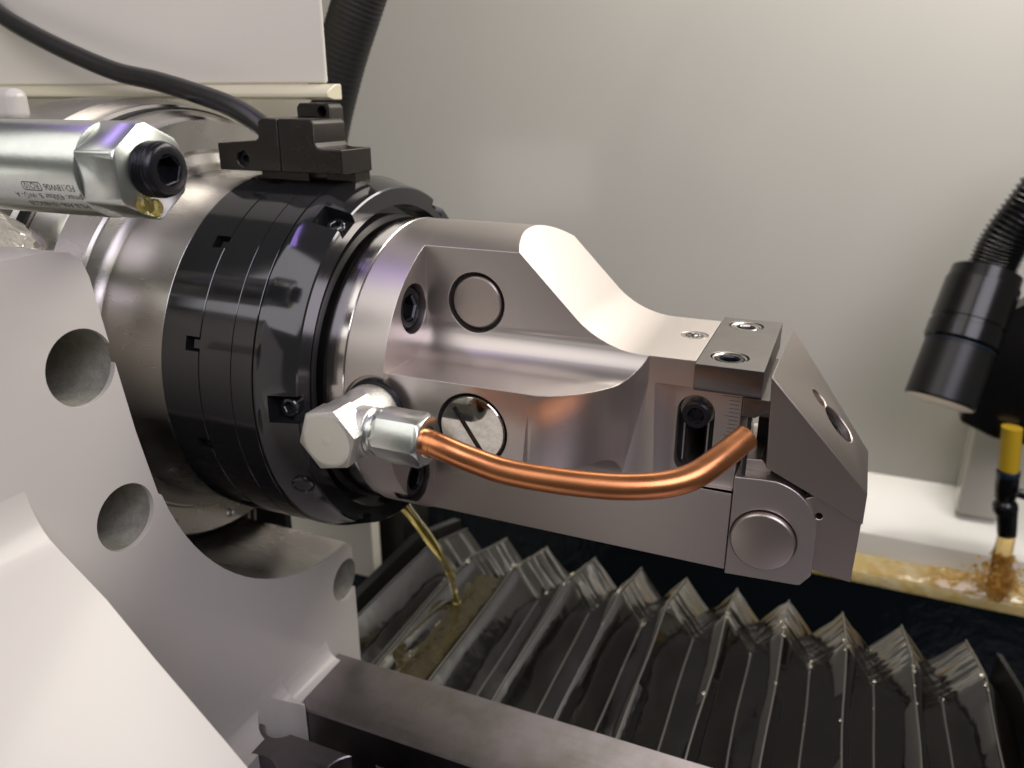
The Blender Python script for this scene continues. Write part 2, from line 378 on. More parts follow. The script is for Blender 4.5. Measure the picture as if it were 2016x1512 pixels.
# pins in the two round bores
part('round_pin', lathe([(6.2, 16.1), (6.2, 13.9), (1.4, 13.9), (0.4, 13.1), (0.4, 0)], (-174.6, 365, -102.6), (0, 1, 0), 48), 'nickel2', t, 'flat brownish pin in the upper bore with a dark ring gap')
part('ring_gap', lathe([(6.0, 16.1), (6.0, 13.8)], (-174.6, 365, -102.6), (0, 1, 0), 48), 'cavity', t)
pl = lathe([(8.9, 18.6), (8.9, 17.3), (1.0, 17.3), (0.3, 16.6), (0.3, 0)], (-157.2, 321, -154.6), (0, 1, 0), 56)
pb = lathe([(0.3, 0), (0.3, 16.7), (1, 17.3), (8.9, 17.3), (8.9, 0)], (-157.2, 321, -154.6), (0, 1, 0), 56)
pl.free()
sl = box(-17, 9, -1.0, 1.0, -5, 2.5)
Ms = Matrix.Translation((-157.2, 321, -154.6)) @ Matrix.Rotation(R_(58), 4, 'Y') @ Matrix.Rotation(R_(0), 4, 'Z')
sl = prism([(-13.5, -1.3), (12.5, -1.3), (12.5, 1.3), (-13.5, 1.3)], 'y', -4, 2.9)
for v in sl.verts: v.co = Matrix.Translation((-159.0, 321, -155.4)) @ (Matrix.Rotation(R_(56), 4, 'Y') @ v.co)
pb = boolean(pb, sl)
sb = prism([(-13.4, -1.2), (12.4, -1.2), (12.4, 1.2), (-13.4, 1.2)], 'y', 2.0, 2.8)
for v in sb.verts: v.co = Matrix.Translation((-159.0, 321, -155.4)) @ (Matrix.Rotation(R_(56), 4, 'Y') @ v.co)
part('slot_dark_base', sb, 'rubber', t)  # dark strip put in as the shade down the screwdriver slot
part('slotted_plug', pb, 'mirror', t, 'polished round plug with a screwdriver slot in the lower bore')
part('ring_gap', lathe([(8.8, 18.9), (8.8, 17.2)], (-157.2, 321, -154.6), (0, 1, 0), 48), 'cavity', t)
for c in (CS1, CS2):
    part('counterbore', lathe([(-8.7, 13.3), (-8.7, 0)], c, (1, 0, 0), 40), 'cavity', t)
    socket_head(t, (-206.5, c[1], c[2]), (1, 0, 0), 11.6, 6, 'screw', 0.56)
# slot shade painted as a dark liner, light edge lines as strips; screw, bright washer
ln = boolean(prism(stadium(-57.3, -181.9, -138.4, 9.1), 'y', 374.9, 376.1), prism(stadium(-57.3, -180, -140.5, 4.7), 'y', 370, 380))
part('slot_shade_liner', ln, 'screw', t)
for xx in (-63.2, -51.4):
    part('slot_light_line', box(xx - 0.35, xx + 0.35, 373.6, 374.8, -176, -150), 'nickel', t)  # thin bright strips drawn for the light lines at the slot edges
part('slot_back', prism(stadium(-57.3, -180.1, -140.4, 5.0), 'y', 440, 442), 'cavity', t)
part('washer', lathe([(0, 8.7), (-1.0, 8.7), (-1.4, 8.2), (-1.4, 4)], (-57.3, 374.6, -147.4), (0, 1, 0), 40), 'steel', t)
socket_head(t, (-57.3, 368.0, -149.0), (0, -1, 0), 7.0, 3.4, 'screw', 0.52, name='slot_screw', rot=0.3)
# ruler ticks engraved along the right edge
tick0 = None
for k in range(15):
    z = -136.6 - k * 2.05
    ln = 9.5 if k == 0 else (6.2 if k % 5 == 0 else 4.6)
    if tick0 is None or True:
        o = part('scale_line', box(-37.2 - ln, -37.2, 368.72, 368.9, z - 0.13, z + 0.13), 'ink', t)
# threaded hole bush in the arm
part('threaded_bush', lathe([(-0.6, 7.1), (-0.2, 6.6), (-0.2, 4.8), (-1.2, 4.4), (-9, 4.4), (-9, 0)], (-67.6, 408, ZT), (0, 0, 1), 36), 'steel', t)
# clamp bar on the end
cb = prism([(361.6, -119.9), (361.6, -131.2), (362.8, -133.6), (366, -134.6), (452, -134.6), (452, -119.9)], 'x', -58.6, -27)
cb = boolean(cb, box(-70, -35.6, 364.0, 460, -140, -119.3)) if False else cb
cb = boolean(cb, prism([(-35.4, -134.2), (-35.4, -140), (-70, -140), (-70, -134.0)], 'y', 365.6, 460))
for y, zz in ((378, 0), (438, 0)):
    cb = boolean(cb, cyl((-44.9, y, -128), (-44.9, y, -115), 9.2, 40))
cb = boolean(cb, box(-70, -58.2, 300, 500, -119.95, -100)) if False else cb
# sit the clamp on the arm: arm top is notched out under it
chamfer(cb, 0.5)
body = bpy.data.objects['body']
part('clamp_bar', cb, 'clamp', t, 'dark steel clamp bar across the end of the arm held by two screws')
for y, mm in ((378, 'steel'), (438, 'clamp')):
    part('screw_collar', lathe([(-1.6, 9.1), (-1.2, 8.6), (-0.5, 8.2), (-0.9, 7.4), (-2.6, 6.9), (-7, 6.9)], (-44.9, y, -119.9), (0, 0, 1), 40), 'steel', t)
    socket_head(t, (-44.9, y, -120.7), (0, 0, 1), 7.3, 4, 'screw' if y < 400 else 'steel', 0.62, name='clamp_screw', rot=0.2)
# blade below the clamp and the thin needle
part('rest_blade', chamfer(prism([(-35.3, -134.7), (-23.0, -134.7), (-23.2, -139.8), (-29.0, -144.4), (-35.3, -144.2)], 'y', 364.6, 432), 0.25), 'clamp', t)
part('needle', cyl((-31.5, 367.5, -144.5), (-31.8, 367.5, -176), 0.95, 12), 'mattblack', t)
# hinged jaw and its pin
jp = [(-35.3, -240), (-35.3, -176.3), (-22, -175.2)] + arc(-19.6, -199.8, 24.8, 84, 8, 16) + [(5.7, -196), (5.7, -222.5), (1.4, -229.4), (0, -229.9), (-20, -230.2)]
jb = prism([(-35.4, -231.5), (-35.4, -176.3), (-22, -175.4)] + arc(-19.6, -199.8, 24.8, 82, 0, 16) + [(5.6, -222.6), (1.0, -229.2), (-1, -229.6)], 'y', 364.3, 438)
jb = boolean(jb, cyl((-18.8, 360, -207.6), (-18.8, 367.5, -207.6), 16.0, 48))
chamfer(jb, 0.5)
part('jaw', jb, 'nickel', t, 'hinged lower jaw with a rounded top')
part('pivot_pin', lathe([(8, 15.5), (0.9, 15.5), (0.2, 14.8), (0, 14.0), (0, 0)], (-18.8, 360.6, -207.8), (0, 1, 0), 56), 'nickel2', t, 'flat brown round pivot pin head')
part('jaw_pad', chamfer(prism([(-33.5, -176), (-33.8, -170.6), (-24.5, -169.4), (-19.5, -173.5), (-19.0, -176)], 'y', 374, 420), 0.4), 'nickel', t)
part('inner_block', box(-30, -16, 400, 440, -175, -157), 'mattblack', t)
# wedge and the plate under it
wv = [(-23.8, 365, -122.6), (-21.5, 365, -169.2), (24.5, 365, -190.3), (24.3, 365, -173.8), (-21.6, 455, -122.4), (-20.5, 455, -168.0), (24.6, 410.5, -188.6), (24.4, 410.5, -171.6)]
wb = new(); V = [wb.verts.new(p) for p in wv]
for q in ((0, 1, 2, 3), (4, 7, 6, 5), (0, 3, 7, 4), (1, 5, 6, 2), (0, 4, 5, 1), (3, 2, 6, 7)): wb.faces.new([V[i] for i in q])
bmesh.ops.recalc_face_normals(wb, faces=wb.faces)
wn = Vector((51.2, 0, 48.1)).normalized()
H1, H2 = Vector((-2.9, 403.6, -144.6)), Vector((7.6, 400.6, -156.2))
wb = boolean(wb, cyl(H1 - Vector((0, 0, 9)), H1 + wn * 3 + Vector((0, 0, 6)), 5.2, 32) if False else cyl(H1 - wn * 8, H1 + wn * 6, 5.0, 32))
wb = boolean(wb, cyl(H2 - wn * 6, H2 + wn * 6, 10.2, 40))
chamfer(wb, 0.45)
part('wedge', wb, 'nickel2', t, 'brownish steel wedge block with a sloping top')
part('wedge_bush', lathe([(-3.5, 4.9), (-3.5, 3.0), (-7.8, 3.0), (-7.8, 0)], H1, wn, 32), 'steel', t)
socket_head(t, H2 - wn * 1.2, wn, 8.6, 4, 'screw', 0.55, name='wedge_screw')
pb = prism([(-6, -185), (2.0, -181), (8, -182), (24.0, -189), (23.6, -223.6), (-6, -219)], 'y', 367.4, 432)
pb = boolean(pb, cyl((5.2, 360, -191), (5.2, 380, -191), 1.7, 16))
part('hinge_plate', chamfer(pb, 0.3), 'nickel2', t, 'brownish flat plate below the wedge')

# ------------------------------------------------------------------ copper coolant line
t = thing('coolant_line', 'bent copper pipe with zinc plated hex nut and elbow screwed into the tool holder', 'pipe', (-209, 318, -151))
part('seal_ring', lathe([(0, 16.6), (1.0, 17.0), (2, 16.4), (2, 10)], (-209, 317.6, -151), (0, -1, 0), 40), 'screw', t)
eb = lathe([(0, 0), (0, 14.6), (2.5, 15.4), (9, 15.2), (13, 14.4), (17, 13.6), (24, 13.4), (30, 13.4), (30, 0)], (-209, 316, -151), (0, -1, 0), 40)
tee = cyl((-209, 292, -150.4), (-194.5, 292, -150.4), 12.0, 36, ch=0.6)
eb = boolean(eb, tee, 'UNION')
fl_ = prism(hexpts(15.2, 72, -209, -150.6), 'y', 303.5, 289)
eb = boolean(eb, fl_, 'UNION')
part('elbow_body', eb, 'forged', t, ang=40)
hb = prism(hexpts(15.9, 72, -209, -150.3), 'y', 274.7, 288.8)
hb = boolean(hb, lathe([(0, 0), (0, 15.3), (2.0, 17.5), (20, 17.5), (20, 0)], (-209, 274.4, -150.3), (0, 1, 0), 48), 'INTERSECT')
part('hex_cap', chamfer(hb, 0.25), 'forged', t)
part('turned_face', lathe([(0, 12.9), (0, 12.6), (0.12, 12.4), (0.02, 11.5), (0.1, 10.4), (0.0, 9.4), (0.1, 8.2), (0.0, 7.2), (0.1, 6), (0, 4.8), (0.1, 3.2), (0, 1.8), (0.25, 0.8), (0, 0)], (-209, 274.5, -150.3), (0, -1, 0), 56), 'hexend', t, ang=60)
part('thread_collar', lathe([(-196, 8), (-195, 10.2), (-193.5, 11.6), (-192.5, 10.6), (-191.4, 11.8), (-189.5, 11.8), (-188, 11), (-188, 5)], (0, 292, -150), (1, 0, 0), 40), 'zinc', t)
nb = prism(hexpts(13.2, 185, 292, -150), 'x', -190.6, -165.2)
nb = boolean(nb, lathe([(-191, 0), (-191, 11.4), (-187.2, 13.4), (-168.2, 13.4), (-164.9, 11.0), (-164.9, 0)], (0, 292, -150), (1, 0, 0), 48), 'INTERSECT')
nb = boolean(nb, cyl((-170, 291.5, -150.2), (-160, 291.5, -150.2), 7.4, 32))
part('hex_nut', chamfer(nb, 0.2), 'zinc', t)
pp = spline([(-178, 291, -149.0), (-164.3, 289.6, -149.4), (-156.6, 289, -150.4), (-142.3, 291, -154.9), (-125.8, 293, -158.6), (-102.8, 296, -159.9), (-80.8, 300, -159.9), (-66, 304, -158.9), (-55, 308.5, -157.2), (-47, 314, -154.6), (-40.5, 321.5, -150.9), (-34.8, 330, -147.0), (-29.8, 338, -143.4)], 10)
cp = tube(pp, 5.9, 28, cap=False)
tube(pp[::-1][:20], 5.0, 24, bm=cp, cap=False)
a0 = [v for v in cp.verts]
part('copper_pipe', cp, 'copper', t)
# rim of the open end
d = (pp[-1] - pp[-3]).normalized()
part('pipe_rim', lathe([(0, 4.9), (0.35, 5.3), (0.35, 5.7), (0, 5.95)], pp[-1], d, 28), 'copper', t)
part('ferrule', tube(spline([(-167, 290.2, -149.2), (-164.3, 289.6, -149.4), (-160.5, 289.2, -149.9)], 3), 6.25, 28), 'copper', t)

# ------------------------------------------------------------------ black block on top of the chuck
t = thing('sensor_block', 'black anodised stepped block sitting on top of the black chuck', 'sensor block', (-300, 390, -44))
fp = [(-339.6, -41), (-339.3, -26.2), (-312.2, -24.6), (-309.8, -22.8), (-309.3, -14.5), (-306.6, -12.4), (-296.8, -12.6)] + [(-296.2, -13.4), (-296.2, -41)]
ob = prism(fp, 'y', 370, 400)
ob = boolean(ob, cyl((-322, 366, -34.5), (-322, 378, -34.5), 4.2, 28))
o = part('left_half', chamfer(ob, 0.5), 'anod', t)
fp = [(-295.8, -41), (-295.8, -13.4), (-295.2, -12.7), (-274.8, -12.6), (-272.0, -15), (-272.2, -25.0), (-270.8, -27.4), (-268, -28.1), (-255.6, -28.2), (-255.6, -41)]
part('right_half', chamfer(prism(fp, 'y', 370, 399.6), 0.6), 'anod', t)
part('foot', box(-318, -285, 380, 396, -48.5, -41.1), 'anod', t)
part('foot', box(-276, -257, 384, 399, -47.5, -41.1), 'anod', t)
tb = chamfer(prism([(-305.2, -12.9), (-305.2, -7.2), (-303.2, -4.8), (-284.2, -4.8), (-281.8, -7.2), (-281.8, -28), (-288, -28), (-288, -12.9)], 'y', 400.2, 413.5), 0.6)
tb = boolean(tb, cyl((-287.6, 396, -9.6), (-287.6, 408, -9.6), 3.2, 24))
part('upright_tab', tb, 'anod', t)
part('pocket_screw', lathe([(2.6, 4.1), (2.6, 2.2), (5, 2.2), (5, 0)], (-322, 370, -34.5), (0, 1, 0), 24), 'screw', t)

# ------------------------------------------------------------------ hydraulic cylinder
CYc, CZc = 254.2, -30.3
t = thing('check_valve', 'zinc plated round hydraulic cartridge with hex end and black threaded plug', 'valve', (-300, CYc, CZc - 20))
part('barrel', lathe([(-470, 0), (-470, 20.0), (-291.6, 20.0), (-290.8, 19.6), (-290.8, 0)], (0, CYc, CZc), (1, 0, 0), 96), 'zinc', t)
hb = prism(hexpts(20.4, 95, CYc, CZc), 'x', -290.7, -270)
hb = boolean(hb, lathe([(-290.8, 0), (-290.8, 20.1), (-271.2, 20.1), (-269.9, 19.2), (-269.9, 0)], (0, CYc, CZc), (1, 0, 0), 96), 'INTERSECT')
part('hex_end', chamfer(hb, 0.3), 'zinc', t)
tp = [(-270.0, 0), (-270, 10.6)]
x = -269.8
while x < -262.9:
    tp += [(x, 10.3), (x + 0.75, 11.5), (x + 0.95, 11.5)]; x += 1.75
tp += [(-262.6, 10.8), (-261.4, 10.9), (-260.4, 10.2), (-260.0, 9.2), (-260.0, 6.3)]
pb_ = lathe(tp, (0, CYc, CZc + 1.0), (1, 0, 0), 48)
lathe([(-260.0, 6.5), (-260.4, 5.9), (-267, 5.9), (-267, 0)], (0, CYc, CZc + 1.0), (1, 0, 0), 6, bm=pb_, rot=R_(10))
part('threaded_plug', pb_, 'screw', t, 'black threaded plug with hexagon socket', ang=35)
dr = lathe([(0, 0), (0.6, 1.9), (2.2, 3.1), (4.4, 3.3), (6.4, 2.4), (7.6, 1.2), (8.1, 0)], (-267.6, CYc - 3.2, CZc - 10.4), (0, 0, -1), 24)
lathe([(0, 0), (0.6, 1.4), (2.4, 2.4), (4.6, 2.5), (6.6, 1.4), (7.4, 0)], (-268.8, CYc - 8.0, CZc - 9.2), (0, 0, -1), 24, bm=dr)
part('oil_drop', dr, 'oil', t)
# print, upside down as it stands on the barrel
def barrel_text(txt, x_right, ang, size):
    cu = bpy.data.curves.new('txt', 'FONT'); cu.body = txt; cu.size = size; cu.align_x = 'LEFT'
    o = bpy.data.objects.new('txt', cu); COL.objects.link(o)
    dg = bpy.context.evaluated_depsgraph_get(); dg.update()
    me = bpy.data.meshes.new_from_object(o.evaluated_get(dg)); bpy.data.objects.remove(o)
    b = new(); b.from_mesh(me); bpy.data.meshes.remove(me)
    bmesh.ops.subdivide_edges(b, edges=[e for e in b.edges if e.calc_length() > 0.8], cuts=2)
    r = 20.06
    for v in b.verts:
        a = R_(ang) - v.co.y / r            # measured from -Y towards +Z ; letters' up points down the barrel
        v.co = Vector((x_right - v.co.x, CYc - r * math.cos(a), CZc + r * math.sin(a)))
    bmesh.ops.recalc_face_normals(b, faces=b.faces)
    part('printed_text', b, 'ink', t)
barrel_text('FD:18W06', -292.9, -13.5, 4.0)
barrel_text('RQ10', -313.5, -13.5, 3.6)
barrel_text('pmax: 450bar', -291.0, -26.5, 4.0)
barrel_text('B -W\u25c7- A', -314.5, -26.5, 3.6)
barrel_text('MS.B A06-10/480G28', -289.6 - 2, -39.5, 4.0)
# frame round RQ10
fb = tube([(-311.6, 0, 0), (-326, 0, 0)], 0.1, 4); fb.free()
fb = new()
def strip(p, q, w=0.22):
    (x0, a0), (x1, a1) = p, q; r = 20.06; n = 4
    vs = []
    L = math.hypot(x1 - x0, (a1 - a0) * .35) or 1; dx, da = (x1 - x0) / L, (a1 - a0) * .35 / L
    for k in range(n + 1):
        s = k / n; row = []
        for sg in (-1, 1):
            X = x0 + (x1 - x0) * s - da * w * sg; A = R_(a0 + (a1 - a0) * s + dx * w * sg / .35)
            row.append(fb.verts.new((X, CYc - r * math.cos(A), CZc + r * math.sin(A))))
        vs.append(row)
    for a, b_ in zip(vs, vs[1:]): fb.faces.new((a[0], a[1], b_[1], b_[0]))
loop = [(-313.2, -12.2), (-312.4, -14), (-312.4, -20.5), (-313.2, -22.4), (-322.6, -22.4), (-323.4, -20.5), (-323.4, -14), (-322.6, -12.2)]
for p, q in zip(loop, loop[1:] + loop[:1]): strip(p, q)
part('printed_frame', fb, 'ink', t)
# crumpled wrap behind, small knob
wr = new(); bmesh.ops.create_icosphere(wr, subdivisions=4, radius=1)
rs = np.random.RandomState(3); dirs = rs.normal(size=(40, 3)); dirs /= np.linalg.norm(dirs, axis=1)[:, None]
for v in wr.verts:
    d = np.array(v.co); k = 1 + 0.10 * np.max(np.abs(dirs @ d)) - 0.16 * np.abs((dirs @ d)).min() * 4
    v.co = Vector((-428 + d[0] * 48 * k, 268 + d[1] * 26 * k, -78 + d[2] * 24 * k))
solo('clear_wrap', wr, 'wrap', 'crumpled clear plastic film tucked below the hydraulic cartridge at the left edge', 'plastic film', (-412, 268, -102), ang=20)
kb = box(-470, -408, 300, 312, -14, 3)
o = solo('corner_cover', kb, 'paint', 'small rounded white corner piece above the hydraulic cartridge at the left edge', 'cover', (-420, 307, -9)); soften(o, 5, 5)

# ------------------------------------------------------------------ white casting
XF = -298.0
t = thing('white_casting', 'large white painted cast cradle with round holes at the lower left', 'casting', (-340, 250, -655))
ybk = 410.0
# cradle outline in the (y,z) plane: rounded front horn, straight inner flank, round saddle
pts = [(60, -655), (60, -60), (222, -60), (231, -62), (236.5, -67), (238.5, -74), (248, -150), (254.5, -186)]
pts += [(AY + 148 * math.cos(R_(a)), AZ + 148 * math.sin(R_(a))) for a in range(194, 270, 4)]
pts += [(AY, AZ - 148.2), (ybk - 3, -301.5), (ybk, -304.5), (ybk, -655)]
b = prism(pts, 'x', -420, XF)
HOLES = ((226.5, -111.5, 17.2), (234.5, -189.0, 16.4), (397.5, -326.3, 9.5))
for y, z, r in HOLES[:2] + ((400.0, -326.5, 15.5),):
    b = boolean(b, cyl((-345, y, z), (-290, y, z), r, 48))
o = part('cradle', b, 'paint', t, ang=22); soften(o, 2.2, 4, 28)
# raised pad on the far lobe
# bores with rough walls
for y, z, r in HOLES[:2] + ((400.0, -326.5, 15.5),):
    part('hole_lining', lathe([(-344.5, 0), (-344.5, r - 0.1), (XF - 2.6, r - 0.1)], (0, y, z), (1, 0, 0), 48), 'borewhite', t)
# sloping rib in the foreground
rp = [(-300, -146)] + [(-298.3 + 40 * (1 - math.cos(R_(a))), -148.8 - 40 * math.sin(R_(a))) for a in range(4, 42, 4)] + [(-284.5, -178.5), (-262.4, -196.3), (-240, -219.8), (-208, -251), (-150, -310), (-100, -362), (-100, -655), (-300, -655)]
b = prism(rp, 'y', 60, 190.5)
o = part('rib', b, 'paint', t, ang=22); soften(o, 3.5, 4, 28)
# foot: fillet and flat ledge between casting and rails
ft = [(XF - 1, -345)] + arc(XF + 13.5, -354.5, 13, 180, 262, 8) + [(-281, -368), (-281, -655), (XF - 1, -655)]
b = prism(ft, 'y', 191, 323.5)
b = boolean(b, cyl((-281.5, 305.5, -425), (-281.5, 305.5, -330), 16.5, 40))
o = part('foot_ledge', b, 'paint', t, ang=22); soften(o, 1.5, 3, 40)
part('foot_fillet', prism([(XF - 1, -355)] + arc(XF + 11.5, -361.5, 11, 180, 262, 6) + [(XF + 11, -655), (XF - 1, -655)], 'y', 323.7, 372), 'paint', t, ang=22)
sb = lathe([(0, 147.9), (118, 147.9)], (-418, AY, AZ), (1, 0, 0), 144)
bmesh.ops.delete(sb, geom=[v for v in sb.verts if v.co.z > -188 or v.co.y > 407 or (v.co.y > AY and v.co.z > -200)], context='VERTS')
part('saddle_bore', sb, 'ground', t, 'oily brown machined saddle surface')

# ------------------------------------------------------------------ rails
b = prism([(-294.5, 379), (-294.5, 338), (-281.5, 324), (420, 324), (420, 379)], 'z', -412, -373)
o = solo('machine_rail', chamfer(b, 0.9), 'rail', 'long dark ground steel rail with clean edges in front of the bellows', 'rail', (60, 350, -412))
b = box(-296.5, 420, 120, 299, -440, -367.5)
b = boolean(b, cyl((-283, 302.5, -450), (-283, 302.5, -360), 10, 36))
b = boolean(b, cyl((-276, 262, -395), (-276, 262, -360), 17, 40))
b = boolean(b, cyl((-221, 285, -395), (-221, 285, -360), 16, 40))
o = solo('slide_plate', chamfer(b, 1.2), 'rail', 'dark scratched steel plate in the bottom foreground beside the white casting', 'plate', (60, 210, -440))

# ------------------------------------------------------------------ bellows
t = thing('bellows_cover', 'glossy black folded bellows way cover with wet wrinkled pleats', 'bellows', (-80, 520, -655))
PK = [-326.5, -281, -236, -186, -139.5, -97, -50, -5.5, 41, 87.5, 136.4]
ZP, ZV, KN = -400.0, -425.5, 567.0
sl = math.tan(R_(18.4))
rs = np.random.RandomState(7)
def bend(x, y): return 2.2 * mnoise.noise(Vector((round(x / 15) * 3.7, y * .011, 5.2)))
def pleat(xl, xp, xr, first, last):
    b = new(); seed = rs.uniform(0, 50)
    xs = [xl, xl + (xp - xl) * .33, xl + (xp - xl) * .66, xp - 0.8, xp + 0.8, xp + (xr - xp) * .34, xp + (xr - xp) * .67, xr]
    n1, n2 = 26, 44
    rows = []
    for j in range(n1 + n2 + 1):
        if j <= n1: y0, tt = 383 + (KN - 383) * j / n1, 0.0
        else: y0, tt = KN + (652 - KN) * (j - n1) / n2, (j - n1) / n2
        row = []
        for i, x in enumerate(xs):
            fx = (x - xl) / (xp - xl) if x < xp else (xr - x) / (xr - xp)
            kn_shift = -7.0 * (1 - fx)             # valley knees sit nearer the front
            y = y0 + (kn_shift if 0 < j < n1 + n2 else 0) * min(1, (y0 - 383) / 150)
            z = ZV + (ZP - ZV) * fx
            if j > n1: z -= (y0 - KN) * sl * (1.0 + 0.12 * (1 - fx))
            inner = 0 < i < 7 and i not in (3, 4)
            if inner:
                if j <= n1: z += 1.6 * mnoise.noise(Vector((x * .03, y * .022, seed)))
                else: z += min(1, (j - n1) / 4) * (4.0 * mnoise.noise(Vector((x * .035, y * .13, seed))) + 1.3 * mnoise.noise(Vector((x * .06, y * .26, seed + 9))))
            elif i in (3, 4):
                z += 0.8 * mnoise.noise(Vector((y * .02, seed, 3.3))); 
            row.append(b.verts.new((x + bend(x, y), y, z)))
        rows.append(row)
    for A, B in zip(rows, rows[1:]):
        for k in range(len(xs) - 1): b.faces.new((A[k], A[k + 1], B[k + 1], B[k]))
    bmesh.ops.recalc_face_normals(b, faces=b.faces)
    if b.faces[0].normal.z < 0: bmesh.ops.reverse_faces(b, faces=b.faces)
    p = part('pleat', b, 'film', t, ang=50)
    def seam(x, z, w):
        pth = [(x + bend(x, y_), y_, z + 0.8 * mnoise.noise(Vector((y_ * .02, seed, 3.3))) - max(0, y_ - KN) * sl) for y_ in [383 + (KN - 383) * k / 10 for k in range(11)] + [KN + (652 - KN) * k / 10 for k in range(1, 11)]]
        return tube(pth, w, 6)
    part('seam', seam(xp, ZP + 0.2, 0.75), 'seam', p)
    return p
for k, xp in enumerate(PK):
    xl = (PK[k - 1] + xp) / 2 if k else xp - 11
    xr = (PK[k + 1] + xp) / 2 if k < len(PK) - 1 else xp + 20
    p = pleat(xl, xp, xr, k == 0, k == len(PK) - 1)
    if k:
        pth = [(xl + bend(xl, 383 + (KN - 390) * j / 8), 383 + (KN - 390) * j / 8, ZV + 0.3) for j in range(9)]
        part('seam', tube(pth, 0.7, 6), 'seam', p)
o = part('end_plate', prism([(383, -440), (383, -402), (560, -402), (648, -431), (648, -655), (383, -655)], 'x', 158, 162), 'black', t)
o = part('end_frame', prism([(383, -655), (383, -396), (575, -396), (660, -424), (660, -655)], 'x', -346, -338), 'black', t)
b = prism([(383, -655), (383, -404), (565, -404), (650, -432), (650, -655)], 'x', 186, 190)
o = solo('guide_strip', b, 'seam', 'thin folded metal strip at the right end of the bellows', 'strip', (188, 500, -655))
# oil lying in the first pleats and the jet that feeds it
def puddle():
    b = new(); n = 26; rows = []
    for j in range(n + 1):
        y = 383 + (560 - 383) * j / n
        w0 = -276.5 + 2.5 * math.sin(j * .7) ; w1 = -243.5 + 3.0 * math.sin(j * .9 + 1)
        row = []
        for i in range(9):
            x = w0 + (w1 - w0) * i / 8
            fx = 1 - abs(x + 258.5) / 22.5
            z = max(ZP - (ZP - ZV) * fx, ZV + 14.5 - 1.5 * abs(i - 4) / 4) + 0.25 * math.sin(j * 1.1 + i)
            row.append(b.verts.new((x, y, z)))
        rows.append(row)
    for A, B in zip(rows, rows[1:]):
        for k in range(8): b.faces.new((A[k], A[k + 1], B[k + 1], B[k]))
    bmesh.ops.recalc_face_normals(b, faces=b.faces)
    return b
solo('oil_puddle', puddle(), 'puddle', 'dark brown oil lying in the left bellows fold below the oil jet', 'oil', (-258, 480, -414))
jt = spline([(-262, 408, -252), (-259, 420, -268.3), (-255, 438, -297), (-254, 462, -333), (-259, 484, -362), (-264, 500, -388), (-268, 512, -412)], 8)
solo('oil_jet', tube(jt, 4.2, 16, rf=lambda s: 5.2 - 2.2 * min(1, s * 2.2) + 0.5 * math.sin(s * 20)), 'oil', 'thin stream of yellow oil falling from under the black chuck', 'oil jet', (-268, 512, -412))

dp = new(); rs3 = np.random.RandomState(11)
for i in range(110):
    k_ = rs3.randint(1, len(PK)); side = rs3.choice([0, 0, 1])
    xx = PK[k_] + rs3.normal(0, 1.2) if side == 0 else (PK[k_] + PK[k_ - 1]) / 2 + rs3.normal(0, 1.5)
    zz = ZP if side == 0 else ZV
    yy = KN - 6 * side + rs3.normal(0, 9) if rs3.rand() < .7 else rs3.uniform(430, 640)
    if yy > KN: zz -= (yy - KN) * sl
    r_ = abs(rs3.normal(0.6, 0.45)) + 0.25
    bmesh.ops.create_icosphere(dp, subdivisions=2, radius=r_, matrix=Matrix.Translation((xx, yy, zz + 0.6)) @ Matrix.Diagonal((1, 1.3, 0.7, 1)))
solo('oil_droplets', dp, 'bead', 'oil droplets beading on the black bellows folds', 'droplets', (-80, 560, -410), kind='stuff')

# ------------------------------------------------------------------ machine parts between casting and bellows
o = solo('backing_sheet', box(-560, -383, 560, 575, -448, -378), 'sheet', 'pale sheet metal panel under the black chuck behind the casting lobe', 'sheet metal', (-470, 567, -448)); soften(o, 2)
solo('dark_void_box', box(-420, -366, 590, 640, -480, -330), 'black', 'black box put in for the dark column behind the pale panel', 'void', (-400, 615, -480))  # plain black box added to stand in for the dark void
t = thing('striped_bracket', 'black bracket with white stripes below the chuck behind the white casting', 'bracket', (-450, 432, -310))
part('plate', box(-470, -372, 430, 436, -345, -280), 'black', t)
for x in (-424, -412, -406):
    part('stripe', prism([(x, -345), (x + (4 if x == -424 else 2.2), -345), (x + (10 if x == -424 else 8.2), -280), (x + 6, -280)], 'y', 429.7, 429.9), 'label', t)

# ------------------------------------------------------------------ coolant nozzle at the right
k = 885 / 640.0
u = 1.286      # the nozzle group is built at its measured size
def q(x, y, z): return (x * k, 640 * k + (y - 640) * k, z * k)
t = thing('nozzle_head', 'black cylindrical coolant nozzle head at the end of a ribbed hose', 'nozzle', q(95, 640, -224))
A, B = Vector(q(94, 640, -119)), Vector(q(76.5, 602, -199))
part('socket', lathe([(a * u, r * u * 1.06) for a, r in [(0, 14.5), (-1.5, 21), (0, 23.2), (9, 23.6), (9.6, 24.6), (40, 25.0), (40.6, 24.2), (44, 24.2), (44.6, 25.2), (56, 25.2), (58, 24.0)]], A, B - A, 48), 'plastic', t)
part('blue_ring', lathe([(a * u, r * u) for a, r in [(58, 24.0), (58.5, 24.9), (59.8, 24.9), (60.3, 24.2)]], A, B - A, 48), 'blue', t)
part('mouth', lathe([(a * u, r * u) for a, r in [(60.3, 24.6), (103, 25.2), (104, 24.4), (104, 0)]], A, B - A, 48), 'black', t)
part('mouth_face', lathe([(a * u, r * u) for a, r in [(104.4, 24.0), (105, 22.0), (105, 0)]], A, B - A, 48), 'nickel2', t)
part('side_clip', chamfer(box(*[v * k for v in (62, 74, 612, 640, -208, -180)]), 1.2), 'plastic', t)
part('clip_screw', cyl(Vector(q(66, 611, -186)), Vector(q(65.6, 607, -186)), 3.2 * u, 20, ch=0.5), 'steel', t)
